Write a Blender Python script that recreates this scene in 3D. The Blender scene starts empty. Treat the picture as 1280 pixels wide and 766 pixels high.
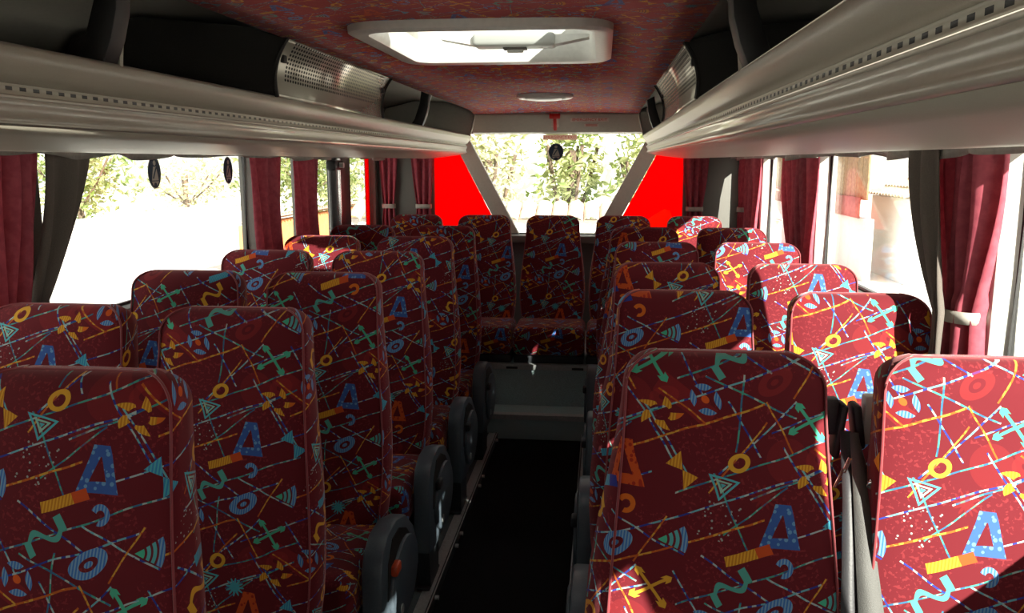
import bpy, bmesh, math, random
from mathutils import Vector, Matrix
R = random.Random(7)
PI = math.pi
scn = bpy.context.scene
COL = scn.collection

# ------------------------------------------------------------------ materials
def new_mat(name):
    m = bpy.data.materials.new(name); m.use_nodes = True
    nt = m.node_tree; nt.nodes.clear()
    out = nt.nodes.new('ShaderNodeOutputMaterial')
    return m, nt, out

def pbr(name, col, rough=.5, metal=0., bump=0., scale=60., var=.12, spec=.5, sheen=0., coat=0.):
    m, nt, out = new_mat(name)
    b = nt.nodes.new('ShaderNodeBsdfPrincipled')
    b.inputs['Roughness'].default_value = rough
    b.inputs['Metallic'].default_value = metal
    b.inputs['Specular IOR Level'].default_value = spec
    b.inputs['Sheen Weight'].default_value = sheen
    b.inputs['Coat Weight'].default_value = coat
    tc = nt.nodes.new('ShaderNodeTexCoord')
    n = nt.nodes.new('ShaderNodeTexNoise'); n.inputs['Scale'].default_value = scale; n.inputs['Detail'].default_value = 3
    nt.links.new(tc.outputs['Object'], n.inputs['Vector'])
    r = nt.nodes.new('ShaderNodeValToRGB')
    c = col
    r.color_ramp.elements[0].position = .3; r.color_ramp.elements[1].position = .7
    r.color_ramp.elements[0].color = (c[0]*(1-var), c[1]*(1-var), c[2]*(1-var), 1)
    r.color_ramp.elements[1].color = (min(1, c[0]*(1+var)), min(1, c[1]*(1+var)), min(1, c[2]*(1+var)), 1)
    nt.links.new(n.outputs['Fac'], r.inputs['Fac'])
    nt.links.new(r.outputs['Color'], b.inputs['Base Color'])
    if bump:
        bp = nt.nodes.new('ShaderNodeBump'); bp.inputs['Strength'].default_value = bump; bp.inputs['Distance'].default_value = .004
        nt.links.new(n.outputs['Fac'], bp.inputs['Height']); nt.links.new(bp.outputs['Normal'], b.inputs['Normal'])
    nt.links.new(b.outputs['BSDF'], out.inputs['Surface'])
    return m

class NG:
    """tiny expression compiler for shader nodes"""
    def __init__(s, nt): s.nt = nt
    def _set(s, sock, v):
        if hasattr(v, 'links') or hasattr(v, 'is_output'): s.nt.links.new(v, sock)
        else: sock.default_value = v
    def m(s, op, a, b=0., c=0.):
        n = s.nt.nodes.new('ShaderNodeMath'); n.operation = op
        s._set(n.inputs[0], a); s._set(n.inputs[1], b); s._set(n.inputs[2], c)
        return n.outputs[0]
    def v(s, op, a, b=(0, 0, 0), c=(0, 0, 0)):
        n = s.nt.nodes.new('ShaderNodeVectorMath'); n.operation = op
        s._set(n.inputs[0], a); s._set(n.inputs[1], b); s._set(n.inputs[2], c)
        return n.outputs['Value'] if op in ('DOT_PRODUCT', 'LENGTH', 'DISTANCE') else n.outputs['Vector']
    def comb(s, x, y, z=0.):
        n = s.nt.nodes.new('ShaderNodeCombineXYZ')
        s._set(n.inputs[0], x); s._set(n.inputs[1], y); s._set(n.inputs[2], z)
        return n.outputs[0]
    def mix(s, f, a, b):
        n = s.nt.nodes.new('ShaderNodeMix'); n.data_type = 'RGBA'
        s._set(n.inputs[0], f); s._set(n.inputs[6], a); s._set(n.inputs[7], b)
        return n.outputs[2]
    def mul(s, *a):
        r = a[0]
        for x in a[1:]: r = s.m('MULTIPLY', r, x)
        return r
    def lt(s, a, b): return s.m('LESS_THAN', a, b)
    def gt(s, a, b): return s.m('GREATER_THAN', a, b)
    def near(s, a, b, e): return s.m('COMPARE', a, b, e)
    def absv(s, a): return s.m('ABSOLUTE', a)

def rgb(r, g, b): return (r, g, b, 1)

def fabric_material(name='seat_moquette', b0=(.150, .013, .020), b1=(.235, .026, .033), sheen=.5):
    m, nt, out = new_mat(name)
    g = NG(nt)
    uvn = nt.nodes.new('ShaderNodeUVMap'); uvn.uv_map = 'UVMap'
    oi = nt.nodes.new('ShaderNodeObjectInfo')
    uv0 = g.v('ADD', uvn.outputs['UV'], oi.outputs['Color'])
    # wobble so that printed lines look hand drawn
    nz = nt.nodes.new('ShaderNodeTexNoise'); nz.inputs['Scale'].default_value = 9; nz.inputs['Detail'].default_value = 1
    nt.links.new(uv0, nz.inputs['Vector'])
    wob = g.v('SCALE', g.v('SUBTRACT', nz.outputs['Color'], (.5, .5, .5)), (0, 0, 0))
    wob.node.inputs['Scale'].default_value = .016
    uv = g.v('ADD', uv0, wob)
    A, B, C = .29, .105, .41
    la = g.v('DOT_PRODUCT', uv, (1/A, 0, 0)); lb = g.v('DOT_PRODUCT', uv, (-B/(A*C), 1/C, 0))
    L = g.comb(la, lb, 0.)
    def lat(u, v): return (u/A, (v-B*u/A)/C, 0)
    def local(mu, mv, th, sx, sy):
        d = nt.nodes.new('ShaderNodeVectorMath'); d.operation = 'WRAP'
        g._set(d.inputs[0], g.v('SUBTRACT', L, lat(mu, mv))); d.inputs[1].default_value = (.5, .5, .5); d.inputs[2].default_value = (-.5, -.5, -.5)
        d = d.outputs[0]
        c, s = math.cos(th), math.sin(th)
        x = g.v('DOT_PRODUCT', d, ((A*c+B*s)/sx, C*s/sx, 0))
        y = g.v('DOT_PRODUCT', d, ((-A*s+B*c)/sy, C*c/sy, 0))
        return x, y
    def cell(mu, mv, seed):
        f = g.v('FLOOR', g.v('ADD', L, tuple(.5-q for q in lat(mu, mv)[:2])+(seed*1.37+.5,)))
        w = nt.nodes.new('ShaderNodeTexWhiteNoise'); w.noise_dimensions = '3D'
        nt.links.new(f, w.inputs['Vector'])
        return w.outputs['Value']
    def parity(mu, mv):          # 1 in every second row of repeats
        f = g.m('FLOOR', g.m('ADD', lb, .5-lat(mu, mv)[1]))
        return g.gt(g.m('FRACT', g.m('MULTIPLY', f, .5)), .25)
    YEL, ORA, RED = rgb(.80, .42, .04), rgb(.75, .17, .02), rgb(.55, .035, .015)
    BLU, CYA, GRN, PAL, NAV = rgb(.06, .20, .55), rgb(.10, .50, .58), rgb(.06, .42, .26), rgb(.50, .60, .62), rgb(.03, .05, .32)
    # base colour: crimson velvet with a faint mottle and faint tone-on-tone motifs
    n2 = nt.nodes.new('ShaderNodeTexNoise'); n2.inputs['Scale'].default_value = 130; n2.inputs['Detail'].default_value = 2
    nt.links.new(uv0, n2.inputs['Vector'])
    n3 = nt.nodes.new('ShaderNodeTexNoise'); n3.inputs['Scale'].default_value = 11; n3.inputs['Detail'].default_value = 1
    nt.links.new(uv0, n3.inputs['Vector'])
    mott = g.mul(g.gt(n2.outputs['Fac'], .58), g.gt(n3.outputs['Fac'], .52))
    col = g.mix(mott, (*b0, 1), (*b1, 1))
    # tone on tone
    x, y = local(.15, .40, -.3, .03, .02); r = g.v('LENGTH', g.comb(x, y)); col = g.mix(g.mul(g.near(r, .65, .3), .4), col, rgb(.36, .03, .03))
    x, y = local(-.20, .30, .2, .05, .05); r = g.v('LENGTH', g.comb(x, y)); col = g.mix(g.mul(g.lt(r, .8), .25), col, rgb(.36, .03, .03))
    x, y = local(-.10, .30, .6, .06, .02); col = g.mix(g.mul(g.lt(g.m('MAXIMUM', g.absv(x), g.absv(y)), 1.), .3), col, rgb(.42, .03, .03))
    # dash colour along printed threads
    dv = g.v('FLOOR', g.v('SCALE', uv0)); dv.node.inputs[0].links[0].from_node.inputs['Scale'].default_value = 125.
    wn = nt.nodes.new('ShaderNodeTexWhiteNoise'); wn.noise_dimensions = '2D'; nt.links.new(dv, wn.inputs['Vector'])
    dash = wn.outputs['Value']
    cool = g.mix(g.gt(dash, .42), NAV, g.mix(g.gt(dash, .72), rgb(.17, .48, .55), rgb(.45, .56, .56)))
    coolg = g.mix(g.gt(dash, .40), rgb(.04, .16, .30), g.mix(g.gt(dash, .78), rgb(.07, .38, .30), rgb(.42, .54, .50)))
    warm = g.mix(g.gt(dash, .5), rgb(.55, .12, .02), rgb(.70, .36, .05))
    def seg(p, q, w=.0016):
        mu, mv = (p[0]+q[0])/2, (p[1]+q[1])/2
        du, dv_ = q[0]-p[0], q[1]-p[1]
        x, y = local(mu, mv, math.atan2(dv_, du), math.hypot(du, dv_)/2, w)
        return g.lt(g.m('MAXIMUM', g.absv(x), g.absv(y)), 1.)
    def stripe(ka, kb, c, w, gate=None):
        f = g.m('FRACT', g.v('DOT_PRODUCT', L, (ka, kb, 0)))
        # metric width
        gu, gv = (ka/A - kb*B/(A*C)), kb/C
        s = g.near(f, c, w*math.hypot(gu, gv))
        if gate:
            s = g.mul(s, g.lt(g.m('FRACT', g.m('ADD', g.v('DOT_PRODUCT', L, gate[0]), gate[1])), gate[2]))
        return s
    def anyof(l):
        r = l[0]
        for q in l[1:]: r = g.m('MAXIMUM', r, q)
        return r
    cl = [stripe(1, 2, .30, .0016, ((.5, 0, 0), .1, .86)), stripe(1, 2, .83, .0015, ((.5, 0, 0), .4, .62)),
          seg((-.18, -.105), (-.087, .037)), seg((.105, -.11), (-.037, .022)), seg((.082, -.03), (.17, .11)), seg((-.07, .17), (.06, .25)),
          seg((-.24, .10), (-.10, .17)), seg((-.02, .30), (.04, .40)), seg((-.12, .20), (-.06, .30))]
    gl = [stripe(1, 2, .08, .0015, ((.5, 0, 0), .7, .55)), seg((-.045, .02), (.022, .17)), seg((-.06, -.155), (.105, -.08)), seg((.008, -.157), (-.007, -.02)),
          seg((-.27, -.04), (-.10, -.11)), seg((-.03, .13), (.09, .04), .0013)]
    wl = [stripe(1, 2, .56, .0018, ((.5, 0, 0), .2, .78)), seg((.05, -.075), (-.055, .055)), seg((-.15, -.13), (-.06, -.067)), seg((-.13, .10), (-.19, .19)), seg((.05, .30), (.10, .39))]
    col = g.mix(anyof(gl), col, coolg)
    col = g.mix(anyof(cl), col, cool)
    col = g.mix(anyof(wl), col, warm)
    # fine stripes used inside motifs
    st = g.gt(g.m('FRACT', g.v('DOT_PRODUCT', uv0, (170., 20., 0))), .5)
    bluestripe = g.mix(st, BLU, rgb(.22, .42, .62)); cyanstripe = g.mix(st, CYA, rgb(.05, .28, .55))
    yelstripe = g.mix(st, YEL, rgb(.62, .24, .02))
    def put(mask, c):
        nonlocal col
        col = g.mix(mask, col, c)
    def pick(mu, mv, seed, c1, c2, t=.5): return g.mix(g.gt(cell(mu, mv, seed), t), c1, c2)
    # ring
    x, y = local(0, 0, -.5, .021, .0175); r = g.v('LENGTH', g.comb(x, y)); put(g.near(r, .78, .22), pick(0, 0, 1, YEL, rgb(.72, .30, .03), .75))
    # nested triangles
    x, y = local(-.03, .042, .25, .02, .018)
    t = g.m('MAXIMUM', g.m('SUBTRACT', g.absv(x), g.m('MULTIPLY', g.m('SUBTRACT', .9, y), .55)), g.m('MULTIPLY', g.m('ADD', y, .0), -1.))
    tt = g.m('MAXIMUM', g.m('ADD', g.absv(x), g.m('MULTIPLY', y, .6)), g.m('MULTIPLY', y, -1.15))
    put(g.mul(g.lt(tt, .95), g.gt(tt, .72)), CYA); put(g.mul(g.lt(tt, .5), g.gt(tt, .3)), rgb(.3, .6, .5)); put(g.lt(tt, .16), CYA)
    # trapezoid frame (A shape)
    x, y = local(.078, .112, .06, .043, .043)
    half = g.m('MULTIPLY_ADD', y, .30, .60)
    o = g.mul(g.lt(g.m('SUBTRACT', g.absv(x), half), 0.), g.lt(g.absv(y), .95))
    ih = g.m('MULTIPLY_ADD', y, .33, .19)
    i = g.mul(g.lt(g.m('SUBTRACT', g.absv(x), ih), 0.), g.near(y, .0, .50))
    vor = nt.nodes.new('ShaderNodeTexVoronoi'); vor.inputs['Scale'].default_value = 90.; nt.links.new(uv0, vor.inputs['Vector'])
    spots = g.lt(vor.outputs['Distance'], .34)
    pk = cell(.075, .112, 3)
    tcol = g.mix(g.lt(pk, .55), g.mix(spots, rgb(.05, .13, .42), rgb(.16, .36, .60)), g.mix(spots, rgb(.66, .10, .02), rgb(.42, .03, .015)))
    put(g.mul(o, g.m('SUBTRACT', 1., i)), tcol)
    # bar
    x, y = local(.018, .166, -.30, .044, .010); put(g.lt(g.m('MAXIMUM', g.absv(x), g.absv(y)), 1.), g.mix(g.gt(cell(.028, .163, 4), .45), g.mix(g.gt(x, .35), yelstripe, rgb(.65, .09, .02)), g.mix(g.gt(x, .3), cyanstripe, NAV)))
    # C hook
    x, y = local(.082, .187, .5, .018, .018); r = g.v('LENGTH', g.comb(x, y)); put(g.mul(g.near(r, .72, .27), g.m('SUBTRACT', 1., g.mul(g.gt(y, .05), g.lt(x, .1)))), pick(.082, .187, 5, ORA, bluestripe, .35))
    # squiggle with a fat end
    x, y = local(-.012, .225, -.55, .038, .019)
    sg = g.near(g.m('SUBTRACT', y, g.m('MULTIPLY', g.m('SINE', g.m('MULTIPLY', x, 3.7)), .72)), 0., .30)
    ends = g.mul(g.near(g.absv(x), .86, .17), g.lt(g.absv(g.m('SUBTRACT', y, g.m('MULTIPLY', g.m('SIGN', x), -.35))), .75))
    put(g.mul(g.m('MAXIMUM', sg, ends), g.lt(g.absv(x), 1.03)), pick(-.012, .225, 6, YEL, rgb(.10, .42, .36), .55))
    # eye
    x, y = local(.065, .265, -.55, .036, .021); r = g.v('LENGTH', g.comb(x, y)); pe = parity(.065, .265); put(g.mul(g.lt(r, 1.), g.m('SUBTRACT', 1., g.near(r, .36, .13)), g.m('SUBTRACT', 1., g.mul(pe, .55))), g.mix(pe, bluestripe, rgb(.34, .03, .03)))
    # fan
    x, y = local(-.118, .142, 0., .052, .052); xs = g.m('ADD', x, .5); r = g.v('LENGTH', g.comb(xs, y))
    wed = g.mul(g.lt(g.m('SUBTRACT', g.absv(y), g.m('MULTIPLY', xs, .55)), 0.), g.lt(r, 1.0))
    arcs = g.mul(g.gt(g.m('FRACT', g.m('MULTIPLY', r, 5.)), .6), g.near(r, .5, .3))
    pk = g.gt(cell(-.118, .142, 7), .6)
    fcol = g.mix(pk, g.mix(g.gt(r, .35), rgb(.08, .55, .35), g.mix(g.gt(r, .8), rgb(.12, .48, .50), bluestripe)), yelstripe)
    put(wed, g.mix(arcs, fcol, rgb(.16, .02, .03)))
    # bone cross
    x, y = local(.130, -.072, .25, .034, .029)
    ax, ay = g.absv(x), g.absv(y); df = g.absv(g.m('SUBTRACT', ax, ay)); mx = g.m('MAXIMUM', ax, ay)
    wd = g.m('ADD', .13, g.m('MULTIPLY', g.gt(mx, .74), .20))
    put(g.mul(g.lt(df, wd), g.lt(mx, 1.)), pick(.13, -.072, 8, rgb(.08, .50, .32), YEL, .5))
    # broken blobs
    x, y = local(.142, .022, .2, .042, .030); r = g.v('LENGTH', g.comb(x, y)); f = g.m('FRACT', g.m('MULTIPLY_ADD', g.m('ARCTAN2', y, x), .7958, .2))
    put(g.mul(g.lt(f, .62), g.gt(r, .48), g.lt(r, g.m('MULTIPLY_ADD', f, -.75, 1.1))), g.mix(g.gt(x, .75), yelstripe, ORA))
    # blue pieces round an orange dot
    x, y = local(-.062, -.112, .75, .032, .026); xy = g.absv(g.m('MULTIPLY', x, y)); r = g.v('LENGTH', g.comb(x, y))
    put(g.mul(g.gt(xy, .16), g.near(r, .74, .26)), bluestripe); put(g.lt(r, .26), rgb(.75, .12, .02))
    # sunburst
    x, y = local(.045, .060, 0., .026, .024); r = g.v('LENGTH', g.comb(x, y)); an = g.m('ARCTAN2', y, x)
    pb = parity(.045, .06); put(g.mul(g.lt(r, g.m('MULTIPLY_ADD', g.m('SINE', g.m('MULTIPLY', an, 12.)), .25, .7)), g.m('MULTIPLY_ADD', pb, .6, .4)), g.mix(pb, rgb(.33, .03, .03), pick(.045, .06, 9, rgb(.08, .45, .55), ORA, .75)))
    # bow tie
    x, y = local(-.105, .018, .9, .030, .022); put(g.mul(g.lt(g.m('SUBTRACT', g.absv(y), g.m('MULTIPLY', g.absv(x), .85)), 0.), g.lt(g.absv(x), .95)), pick(-.105, .018, 10, cyanstripe, yelstripe, .6))
    # confetti square
    x, y = local(-.035, .105, .3, .032, .036); v2 = nt.nodes.new('ShaderNodeTexVoronoi'); v2.inputs['Scale'].default_value = 120.; nt.links.new(uv0, v2.inputs['Vector'])
    put(g.mul(g.lt(g.m('MAXIMUM', g.absv(x), g.absv(y)), 1.), g.lt(v2.outputs['Distance'], .24)), rgb(.36, .40, .38))
    b = nt.nodes.new('ShaderNodeBsdfPrincipled')
    b.inputs['Roughness'].default_value = .85; b.inputs['Specular IOR Level'].default_value = .2
    b.inputs['Sheen Weight'].default_value = sheen; b.inputs['Sheen Roughness'].default_value = .4
    b.inputs['Sheen Tint'].default_value = (.9, .45, .45, 1)
    nt.links.new(col, b.inputs['Base Color'])
    nt.links.new(b.outputs['BSDF'], out.inputs['Surface'])
    return m

def glass_mat(name, tint=(.97, .98, .97)):
    m, nt, out = new_mat(name)
    t = nt.nodes.new('ShaderNodeBsdfTransparent'); t.inputs['Color'].default_value = (*tint, 1)
    gl = nt.nodes.new('ShaderNodeBsdfGlossy'); gl.inputs['Roughness'].default_value = .02
    lw = nt.nodes.new('ShaderNodeLayerWeight'); lw.inputs['Blend'].default_value = .5
    g = NG(nt); fr = g.m('MULTIPLY_ADD', g.m('POWER', lw.outputs['Facing'], 5.), .55, .025)
    mx = nt.nodes.new('ShaderNodeMixShader')
    nt.links.new(fr, mx.inputs[0]); nt.links.new(t.outputs[0], mx.inputs[1]); nt.links.new(gl.outputs[0], mx.inputs[2])
    nt.links.new(mx.outputs[0], out.inputs['Surface'])
    return m

def translucent_mat(name, c, refl=.25, rough=.4, noise=0., c2=None, scale=3., clear=0.):
    m, nt, out = new_mat(name)
    t = nt.nodes.new('ShaderNodeBsdfTranslucent'); d = nt.nodes.new('ShaderNodeBsdfPrincipled')
    d.inputs['Roughness'].default_value = rough
    mx = nt.nodes.new('ShaderNodeMixShader'); mx.inputs[0].default_value = refl
    if c2:
        tc = nt.nodes.new('ShaderNodeTexCoord'); n = nt.nodes.new('ShaderNodeTexNoise'); n.inputs['Scale'].default_value = scale; n.inputs['Detail'].default_value = 3
        nt.links.new(tc.outputs['Object'], n.inputs['Vector'])
        r = nt.nodes.new('ShaderNodeValToRGB'); r.color_ramp.elements[0].position = .38; r.color_ramp.elements[1].position = .62
        r.color_ramp.elements[0].color = (*c, 1); r.color_ramp.elements[1].color = (*c2, 1)
        nt.links.new(n.outputs['Fac'], r.inputs['Fac'])
        nt.links.new(r.outputs[0], t.inputs['Color']); nt.links.new(r.outputs[0], d.inputs['Base Color'])
    else:
        t.inputs['Color'].default_value = (*c, 1); d.inputs['Base Color'].default_value = (*c, 1)
    nt.links.new(t.outputs[0], mx.inputs[1]); nt.links.new(d.outputs[0], mx.inputs[2])
    if clear:
        tr = nt.nodes.new('ShaderNodeBsdfTransparent'); tr.inputs['Color'].default_value = (*c, 1)
        m2 = nt.nodes.new('ShaderNodeMixShader'); m2.inputs[0].default_value = clear
        nt.links.new(mx.outputs[0], m2.inputs[1]); nt.links.new(tr.outputs[0], m2.inputs[2]); nt.links.new(m2.outputs[0], out.inputs['Surface'])
    else:
        nt.links.new(mx.outputs[0], out.inputs['Surface'])
    return m

def grille_mat():
    m, nt, out = new_mat('perforated_grille'); g = NG(nt)
    uvn = nt.nodes.new('ShaderNodeUVMap'); uvn.uv_map = 'UVMap'
    s = nt.nodes.new('ShaderNodeSeparateXYZ'); nt.links.new(uvn.outputs['UV'], s.inputs[0])
    u, v = s.outputs[0], s.outputs[1]      # u metres along the bus, v metres up the face
    fu = g.m('SUBTRACT', g.m('FRACT', g.m('DIVIDE', u, .021)), .5); fv = g.m('SUBTRACT', g.m('FRACT', g.m('DIVIDE', v, .0122)), .5)
    r = g.v('LENGTH', g.comb(g.m('MULTIPLY', fu, 1.0), fv))
    hole = g.mul(g.lt(r, .34), g.near(u, .575, .515), g.near(v, .1085, .0615))
    b = nt.nodes.new('ShaderNodeBsdfPrincipled')
    c = g.mix(hole, rgb(.42, .39, .33), rgb(.012, .011, .01)); nt.links.new(c, b.inputs['Base Color'])
    nt.links.new(g.m('MULTIPLY_ADD', hole, .5, .22), b.inputs['Roughness'])
    b.inputs['Metallic'].default_value = .35
    nt.links.new(b.outputs[0], out.inputs['Surface'])
    return m

def slot_mat():
    m, nt, out = new_mat('slotted_trim'); g = NG(nt)
    uvn = nt.nodes.new('ShaderNodeUVMap'); uvn.uv_map = 'UVMap'
    s = nt.nodes.new('ShaderNodeSeparateXYZ'); nt.links.new(uvn.outputs['UV'], s.inputs[0])
    u, v = s.outputs[0], s.outputs[1]
    hole = g.mul(g.lt(g.m('FRACT', g.m('DIVIDE', u, .034)), .48), g.near(v, .0105, .0035))
    b = nt.nodes.new('ShaderNodeBsdfPrincipled'); b.inputs['Roughness'].default_value = .45
    nt.links.new(g.mix(hole, rgb(.36, .34, .28), rgb(.01, .01, .01)), b.inputs['Base Color'])
    nt.links.new(b.outputs[0], out.inputs['Surface'])
    return m

M = {}
M['fabric'] = fabric_material()
M['headliner'] = fabric_material('ceiling_moquette', (.43, .040, .040), (.50, .07, .055), .2)  # lighter copy of the seat fabric; bounced light is put into its colour
M['piping'] = pbr('seat_piping', (.28, .035, .045), .7, sheen=.5)
M['shell'] = pbr('dark_seat_shell', (.045, .045, .05), .5, bump=.1, scale=300)
M['panel'] = pbr('slate_plastic', (.075, .098, .122), .42, bump=.08, scale=260)
M['panel_dark'] = pbr('black_plastic', (.014, .015, .018), .5, bump=.05, scale=260)
M['leg'] = pbr('dark_steel', (.040, .045, .052), .45, metal=.3)
M['orange'] = pbr('orange_plastic', (.55, .07, .02), .4)
M['alu'] = pbr('brushed_aluminium', (.52, .54, .54), .4, metal=.3, scale=90)
M['chrome'] = pbr('chrome', (.7, .7, .68), .15, metal=1.)
M['carpet'] = pbr('black_ribbed_carpet', (.012, .012, .013), .95, bump=.8, scale=420, var=.5, spec=.1)
M['vinyl'] = pbr('grey_floor_vinyl', (.10, .125, .135), .75, bump=.1, scale=240, var=.2, spec=.2)
M['step'] = pbr('grey_step_carpet', (.42, .56, .57), .95, bump=.4, scale=320, var=.25, spec=.1)
M['rack'] = pbr('warm_grey_plastic', (.33, .305, .25), .38, bump=.05, scale=500, var=.04)
M['rack_gloss'] = pbr('satin_grey_plastic', (.37, .345, .29), .36, var=.03, coat=.3)
M['trim_light'] = pbr('light_satin_strip', (.52, .49, .42), .25, var=.03)
M['rack_dark'] = pbr('charcoal_lining', (.032, .030, .028), .9, bump=.3, scale=400, var=.25)
M['black'] = pbr('black_rubber', (.012, .012, .012), .55)
M['grille'] = grille_mat()
M['slots'] = slot_mat()
M['white'] = pbr('white_plastic', (.80, .80, .76), .35, var=.03)
M['white_dirty'] = pbr('offwhite_plastic', (.84, .82, .76), .4, var=.05)
M['opal'] = translucent_mat('opal_plastic', (.56, .56, .53), .6, .35)
M['header'] = pbr('grey_header_panel', (.46, .44, .38), .6, var=.04)
M['post'] = pbr('pale_grey_post', (.66, .64, .57), .6, var=.04)
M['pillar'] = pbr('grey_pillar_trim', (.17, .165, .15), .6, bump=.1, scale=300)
M['pillar_sunlit'] = pbr('sunlit_window_post', (.62, .61, .57), .45, var=.03)  # pale copy of the grey post trim; sun glare is in the colour
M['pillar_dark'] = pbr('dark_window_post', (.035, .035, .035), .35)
M['wall'] = pbr('grey_wall_lining', (.16, .16, .16), .8, bump=.2, scale=260)
M['curtain'] = translucent_mat('maroon_curtain', (.46, .085, .125), .66, .8, c2=(.56, .12, .165), scale=40.)
M['clear_label'] = translucent_mat('clear_label', (.80, .62, .55), .5, .5)
M['drape'] = pbr('dark_taupe_curtain', (.13, .11, .095), .85, bump=.2, scale=380)  # one even dark taupe, apart from the maroon cloth
M['tie'] = pbr('cream_tie_band', (.50, .47, .42), .6)
M['valance'] = pbr('grey_rail_plastic', (.30, .29, .26), .55)
M['belt'] = pbr('grey_belt_webbing', (.11, .11, .105), .6, bump=.4, scale=700)
M['glass'] = glass_mat('clear_window_glass')
M['red_film'] = translucent_mat('red_window_film', (.88, .0, .008), .12, .25, clear=.35)
M['orange_film'] = translucent_mat('orange_window_film', (1., .42, .06), .15, .25, clear=.2)
M['acrylic'] = glass_mat('clear_roof_acrylic', (.80, .83, .83))
M['red'] = pbr('red_plastic', (.55, .03, .025), .4)
M['sticker'] = pbr('pale_sticker', (.60, .50, .44), .6)
M['sticker_navy'] = translucent_mat('navy_sticker', (.045, .085, .14), .5, .5)
M['leaf_a'] = translucent_mat('green_leaf', (.16, .24, .05), .55, .5, c2=(.55, .58, .30), scale=2.2)  # pale noise tone paints overexposed highlights onto the leaves
M['leaf_b'] = translucent_mat('overexposed_leaf', (.42, .44, .22), .55, .45, c2=(.75, .73, .55), scale=1.6)  # paler copy of the leaf, with the overexposure put into its colour
M['bark'] = pbr('tree_bark', (.14, .10, .07), .9, bump=.6, scale=30, var=.4)
M['concrete'] = pbr('pale_concrete', (.72, .70, .66), .9, bump=.2, scale=12, var=.06)
M['render_wall'] = pbr('white_rendered_wall', (.88, .87, .84), .9, bump=.2, scale=20, var=.05)
M['orange_wall'] = pbr('orange_rendered_wall', (.75, .32, .12), .9, var=.15, scale=4)
M['tile'] = pbr('clay_roof_tile', (.62, .50, .40), .8, var=.25, scale=9)
M['fence'] = pbr('brown_fence_board', (.34, .22, .12), .8, var=.3, scale=14)
M['iron'] = pbr('red_corrugated_iron', (.42, .14, .11), .6, var=.2, scale=8)
M['teal'] = pbr('teal_paint', (.12, .42, .38), .6)

# ------------------------------------------------------------------ helpers
def link(o, parent=None):
    COL.objects.link(o)
    if parent is not None: o.parent = parent
    return o

def mesh(name, verts, faces, mat, parent=None, smooth=True, uvs=None, mats=None, fmat=None):
    me = bpy.data.meshes.new(name); me.from_pydata([tuple(v) for v in verts], [], faces); me.update()
    for mm in (mats or [mat]): me.materials.append(mm)
    if fmat:
        for p, k in zip(me.polygons, fmat): p.material_index = k
    if smooth: me.polygons.foreach_set('use_smooth', [True]*len(me.polygons))
    if uvs:
        lay = me.uv_layers.new(name='UVMap')
        for l in me.loops: lay.data[l.index].uv = uvs[l.vertex_index]
    return link(bpy.data.objects.new(name, me), parent)

def from_bm(name, bm, mat, parent=None, smooth=True, boxuv=False):
    me = bpy.data.meshes.new(name); bm.normal_update(); bm.to_mesh(me); bm.free()
    me.materials.append(mat)
    if smooth:
        me.polygons.foreach_set('use_smooth', [True]*len(me.polygons))
        me.set_sharp_from_angle(angle=.7)
    if boxuv:
        lay = me.uv_layers.new(name='UVMap')
        for p in me.polygons:
            n = p.normal; a = max(range(3), key=lambda k: abs(n[k]))
            for li in p.loop_indices:
                c = me.vertices[me.loops[li].vertex_index].co
                lay.data[li].uv = (c.y, -c.z) if a == 0 else ((c.x, -c.z) if a == 1 else (c.x, c.y))
    return link(bpy.data.objects.new(name, me), parent)

def add_box(bm, c, s, bevel=0., seg=2, rot=None):
    r = bmesh.ops.create_cube(bm, size=1.)
    vs = r['verts']
    for v in vs: v.co = Vector((v.co.x*s[0], v.co.y*s[1], v.co.z*s[2]))
    if bevel:
        es = list({e for v in vs for e in v.link_edges})
        q = bmesh.ops.bevel(bm, geom=es, offset=min(bevel, min(s)*.49), segments=seg, profile=.5, affect='EDGES')
        vs = list({v for f in q['faces'] for v in f.verts} | {v for v in vs if v.is_valid})
    mt = Matrix.Translation(c) @ (rot.to_4x4() if rot else Matrix.Identity(4))
    for v in vs: v.co = mt @ v.co
    return vs

def box(name, c, s, mat, parent=None, bevel=.004, seg=2, rot=None, boxuv=False, smooth=True):
    bm = bmesh.new(); add_box(bm, c, s, bevel, seg, rot)
    return from_bm(name, bm, mat, parent, smooth, boxuv)

def add_cyl(bm, p, q, r0, r1=None, n=12):
    p, q = Vector(p), Vector(q); r1 = r0 if r1 is None else r1
    d = (q-p); z = d.normalized(); x = z.orthogonal().normalized(); y = z.cross(x)
    a = [bm.verts.new(p+r0*(math.cos(t)*x+math.sin(t)*y)) for t in [2*PI*k/n for k in range(n)]]
    b = [bm.verts.new(q+r1*(math.cos(t)*x+math.sin(t)*y)) for t in [2*PI*k/n for k in range(n)]]
    for k in range(n): bm.faces.new((a[k], a[(k+1) % n], b[(k+1) % n], b[k]))
    bm.faces.new(a[::-1]); bm.faces.new(b)

def cyl(name, p, q, r, mat, parent=None, r1=None, n=14):
    bm = bmesh.new(); add_cyl(bm, p, q, r, r1, n); return from_bm(name, bm, mat, parent)

def add_tube(bm, pts, r, n=6, closed=False):
    pts = [Vector(p) for p in pts]; rings = []
    N = len(pts); up = Vector((.13, .37, .92))
    for i, p in enumerate(pts):
        a = pts[(i-1) % N] if (closed or i) else p; b = pts[(i+1) % N] if (closed or i < N-1) else p
        t = (b-a).normalized(); x = t.cross(up).normalized(); y = t.cross(x)
        rings.append([bm.verts.new(p+r*(math.cos(2*PI*k/n)*x+math.sin(2*PI*k/n)*y)) for k in range(n)])
    for i in range(N if closed else N-1):
        A, B = rings[i], rings[(i+1) % N]
        for k in range(n): bm.faces.new((A[k], A[(k+1) % n], B[(k+1) % n], B[k]))

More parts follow.
